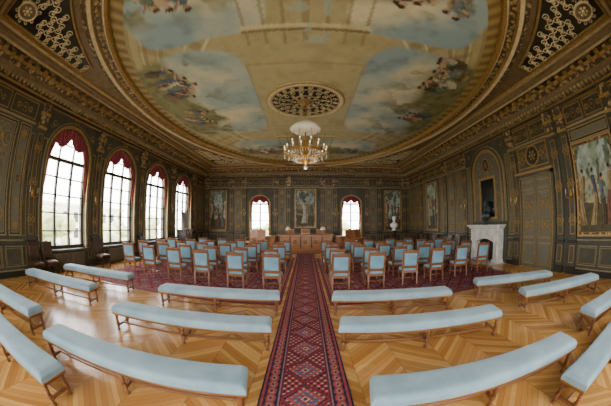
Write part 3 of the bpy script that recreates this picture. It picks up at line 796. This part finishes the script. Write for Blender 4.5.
painting('framed_portrait',MF2,0,2.95,1.35,2.7,portrait_col(3,C('#6c684e'),C('#8b7a58'),C('#c5baa2'),n=1),.15)
painting('framed_painting',MF2,-7.0,2.75,1.3,3.0,portrait_col(5,C('#8b8f78'),C('#a9a489'),C('#7a3a2c'),n=3))
painting('framed_painting',MF2,7.0,2.75,1.3,3.0,portrait_col(8,C('#8f957f'),C('#b5ae92'),C('#8c5b3c'),n=3))
painting('framed_tapestry',MR2,-2.95,2.6,1.65,2.6,portrait_col(13,C('#838e76'),C('#a39a74'),C('#6b3226'),n=4))
painting('framed_tapestry',MR2,-14.9,2.8,1.4,2.9,portrait_col(17,C('#838a72'),C('#a39e81'),C('#4d5a4a'),n=3))
b=B(); b.bbox((-7.95,14.2,0),(-7.3,15.3,.12),M_woodd,.02); b.bbox((-7.9,14.25,.12),(-7.35,15.25,1.25),M_woodd,.01); b.bbox((-7.98,14.15,1.25),(-7.27,15.35,1.33),M_woodd,.02)
b.M=frameM((-7.35,14.75,0),(0,1,0),(1,0,0)); frame(b,-.45,-.03,.22,1.15,.04,.03,M_wood); frame(b,.03,.45,.22,1.15,.04,.03,M_wood); b.obj('dark_cabinet')
b=B(); b.M=Matrix.Translation((-7.6,14.75,1.33))@Matrix.Rotation(PI/2,4,'Z')@Matrix.Rotation(-.12,4,'X')@Matrix(((1,0,0,0),(0,0,-1,0),(0,1,0,0),(0,0,0,1)))
frame(b,-.4,.4,0,1.1,.08,.05,M_gold); b.box((-.33,.07,0),(.33,1.03,.02),M_bronze); b.obj('small_framed_picture')
for c in LW[0:3]:
    b=B(); b.M=ML
    for i in range(22): u=c-.9+i*.082; b.bbox((u,.06,.1),(u+.055,.6,.24),M_iron,.012)
    b.box((c-.92,.12,.14),(c+.92,.16,.2),M_iron); b.box((c-.92,.5,.14),(c+.92,.54,.2),M_iron); 
    for u in (c-.87,c+.87): b.box((u-.02,0,.15),(u+.02,.1,.2),M_iron)
    b.obj('radiator')
def sconce(M,u,v,w=.14):
    b=B(); b.M=M
    b.ell((u,v,w),(.06,.14,.03),M_brass,10,6)
    for s in (-1,1):
        b.tube([(u,v-.05,w),(u+s*.07,v-.14,w+.08),(u+s*.17,v-.1,w+.12),(u+s*.18,v,w+.12)],.012,M_brass,5)
        b.tube([(u+s*.18,v,w+.12),(u+s*.18,v+.1,w+.12)],.014,M_white,6); b.ell((u+s*.18,v+.13,w+.12),(.016,.03,.016),M_white,6,5)
    b.obj('wall_sconce')
for u in (3.8,7.2,10.6,14.0): sconce(ML,u,2.5)
for u in (-2.3,2.3,-4.8,4.8): sconce(MF,u,2.5)
for u in (-7.15,-11.05,-4.15): sconce(MR,u,2.5)
# ---------------------------------------------------------------- chandelier
b=B(); X,Y=0,RY
b.tube([(0,Y,6.1),(0,Y,5.45)],.02,M_brass,6)
b.lathe([(.05,5.5),(.42,5.24),(.55,5.12),(.5,5.04),(.25,5.0),(.08,4.98)][::-1],(0,Y,0),M_white,28)
b.tube([(0,Y,5.0),(0,Y,4.7)],.025,M_brass,6)
dz=-.2
b.lathe([(.05,4.95+dz),(.08,4.85+dz),(.04,4.75+dz),(.1,4.65+dz),(.14,4.55+dz),(.06,4.45+dz),(.12,4.35+dz),(.2,4.25+dz),(.16,4.12+dz),(.06,4.05+dz),(.03,3.98+dz),(.01,3.95+dz)][::-1],(0,Y,0),M_brass,16)
def ring(R,z,r): b.tube([(R*math.cos(2*PI*i/32),Y+R*math.sin(2*PI*i/32),z) for i in range(32)],r,M_brass,6,loop=True)
ring(.5,4.5+dz,.03); ring(.34,4.25+dz,.025)
for k in range(6):
    a=2*PI*k/6; b.tube([(.4*math.cos(a),Y+.4*math.sin(a),5.04),(.5*math.cos(a),Y+.5*math.sin(a),4.5+dz)],.008,M_brass,4)
for R_,n_,z_ in ((.72,16,4.45+dz),(.48,8,4.7+dz)):
    for k in range(n_):
        a=2*PI*(k+.5)/n_; ca,sa=math.cos(a),math.sin(a)
        P=[(r*ca,Y+r*sa,z) for r,z in ((.1,z_-.1),(.35,z_-.22),(.62*R_/.8,z_-.18),(R_,z_-.06),(R_,z_))]
        b.tube(P,.014,M_brass,5)
        b.lathe([(.05,0),(.06,.02),(.02,.03)],(R_*ca,Y+R_*sa,z_),M_brass,8)
        b.lathe([(.016,.02),(.016,.13)],(R_*ca,Y+R_*sa,z_),M_white,6); b.ell((R_*ca,Y+R_*sa,z_+.16),(.018,.018,.035),M_bulb,6,5)
        for j in range(3):
            q=R_*(1-.22*j); b.ell((q*ca,Y+q*sa,z_-.16-.03*j),(.016,.016,.05),M_crys,5,4)
for k in range(36):
    a=2*PI*k/36
    for R_,z_ in ((.5,4.42+dz),(.34,4.17+dz)): b.ell((R_*math.cos(a),Y+R_*math.sin(a),z_),(.016,.016,.05),M_crys,5,4)
b.ell((0,Y,3.92+dz),(.06,.06,.07),M_crys,10,6)
b.obj('chandelier')
l=bpy.data.lights.new('chandelier_lamp','POINT'); l.energy=120; l.color=(1,.88,.7); l.shadow_soft_size=.5
o=bpy.data.objects.new('chandelier_lamp',l); sc.collection.objects.link(o); o.location=(0,RY,3.2)
# ---------------------------------------------------------------- exterior
b=B(); b.box((-80,-60,-5.2),(80,80,-5),mat('street_ground','#c4c0ac','#b0ae98',scale=.4,rough=.9)); b.obj('street_ground')
def building(name,x0,x1,y0,y1,h,M,ulen):
    b=B(); b.box((x0,y0,-5),(x1,y1,h),M_stone); b.box((x0-.3,y0-.3,h),(x1+.3,y1+.3,h+.4),M_stone)
    b.M=M
    for j in range(3):
        for i in range(int(ulen/2.6)):
            u=1+i*2.6; v=.6+j*2.6
            b.box((u,v,0),(u+1.2,v+1.7,.05),M_bronze); frame(b,u-.15,u+1.35,v-.15,v+1.85,.15,.12,M_stone)
    b.obj(name)
building('apartment_building',-50,-38,-10,42,3.4,frameM((-38,-10,-5),(0,1,0),(1,0,0)),52)
def tree(x,y,h,r,seed):
    b=B(); rr=random.Random(seed)
    b.tube([(x,y,-5),(x+.1,y,-2),(x,y+.1,h-r)],[.25,.18,.1],M_woodd,8)
    for k in range(26):
        a=rr.uniform(0,2*PI); q=rr.uniform(0,r); z=h+rr.uniform(-r,r*.8); s=rr.uniform(.4,.8)
        cx,cy=x+q*math.cos(a),y+q*math.sin(a); n=10
        rings=[[(cx+s*math.sin(PI*i/6+.01)*math.cos(2*PI*j/n)*(1+.3*rr.random()),cy+s*math.sin(PI*i/6+.01)*math.sin(2*PI*j/n)*(1+.3*rr.random()),z-s*math.cos(PI*i/6)) for j in range(n)] for i in range(7)]
        b.loft(rings,M_leaf,cap=True)
    b.obj('street_tree')
for i,(x,y,h) in enumerate(((-17,3,-.3),(-18,10,.2),(-16.5,17,-.2),(-18,24,.1),(-5,33,-.1),(5,34,-.2))): tree(x,y,h,2.0,i)
w=bpy.data.worlds.new('sky'); sc.world=w; w.use_nodes=True; bg=w.node_tree.nodes['Background']
bg.inputs[0].default_value=(.97,.985,1,1); bg.inputs[1].default_value=18.5
# ---------------------------------------------------------------- camera
cam=bpy.data.cameras.new('camera'); co=bpy.data.objects.new('camera',cam); sc.collection.objects.link(co)
co.location=(0,0,1.9); co.rotation_euler=(math.radians(90+4.3),0,0)
cam.type='PANO'; cam.sensor_width=36; cam.sensor_height=36*406/611; cam.sensor_fit='HORIZONTAL'
cam.panorama_type='FISHEYE_EQUISOLID'; cam.fisheye_lens=15; cam.fisheye_fov=math.radians(220)
cam.clip_start=.05; cam.clip_end=300
sc.camera=co
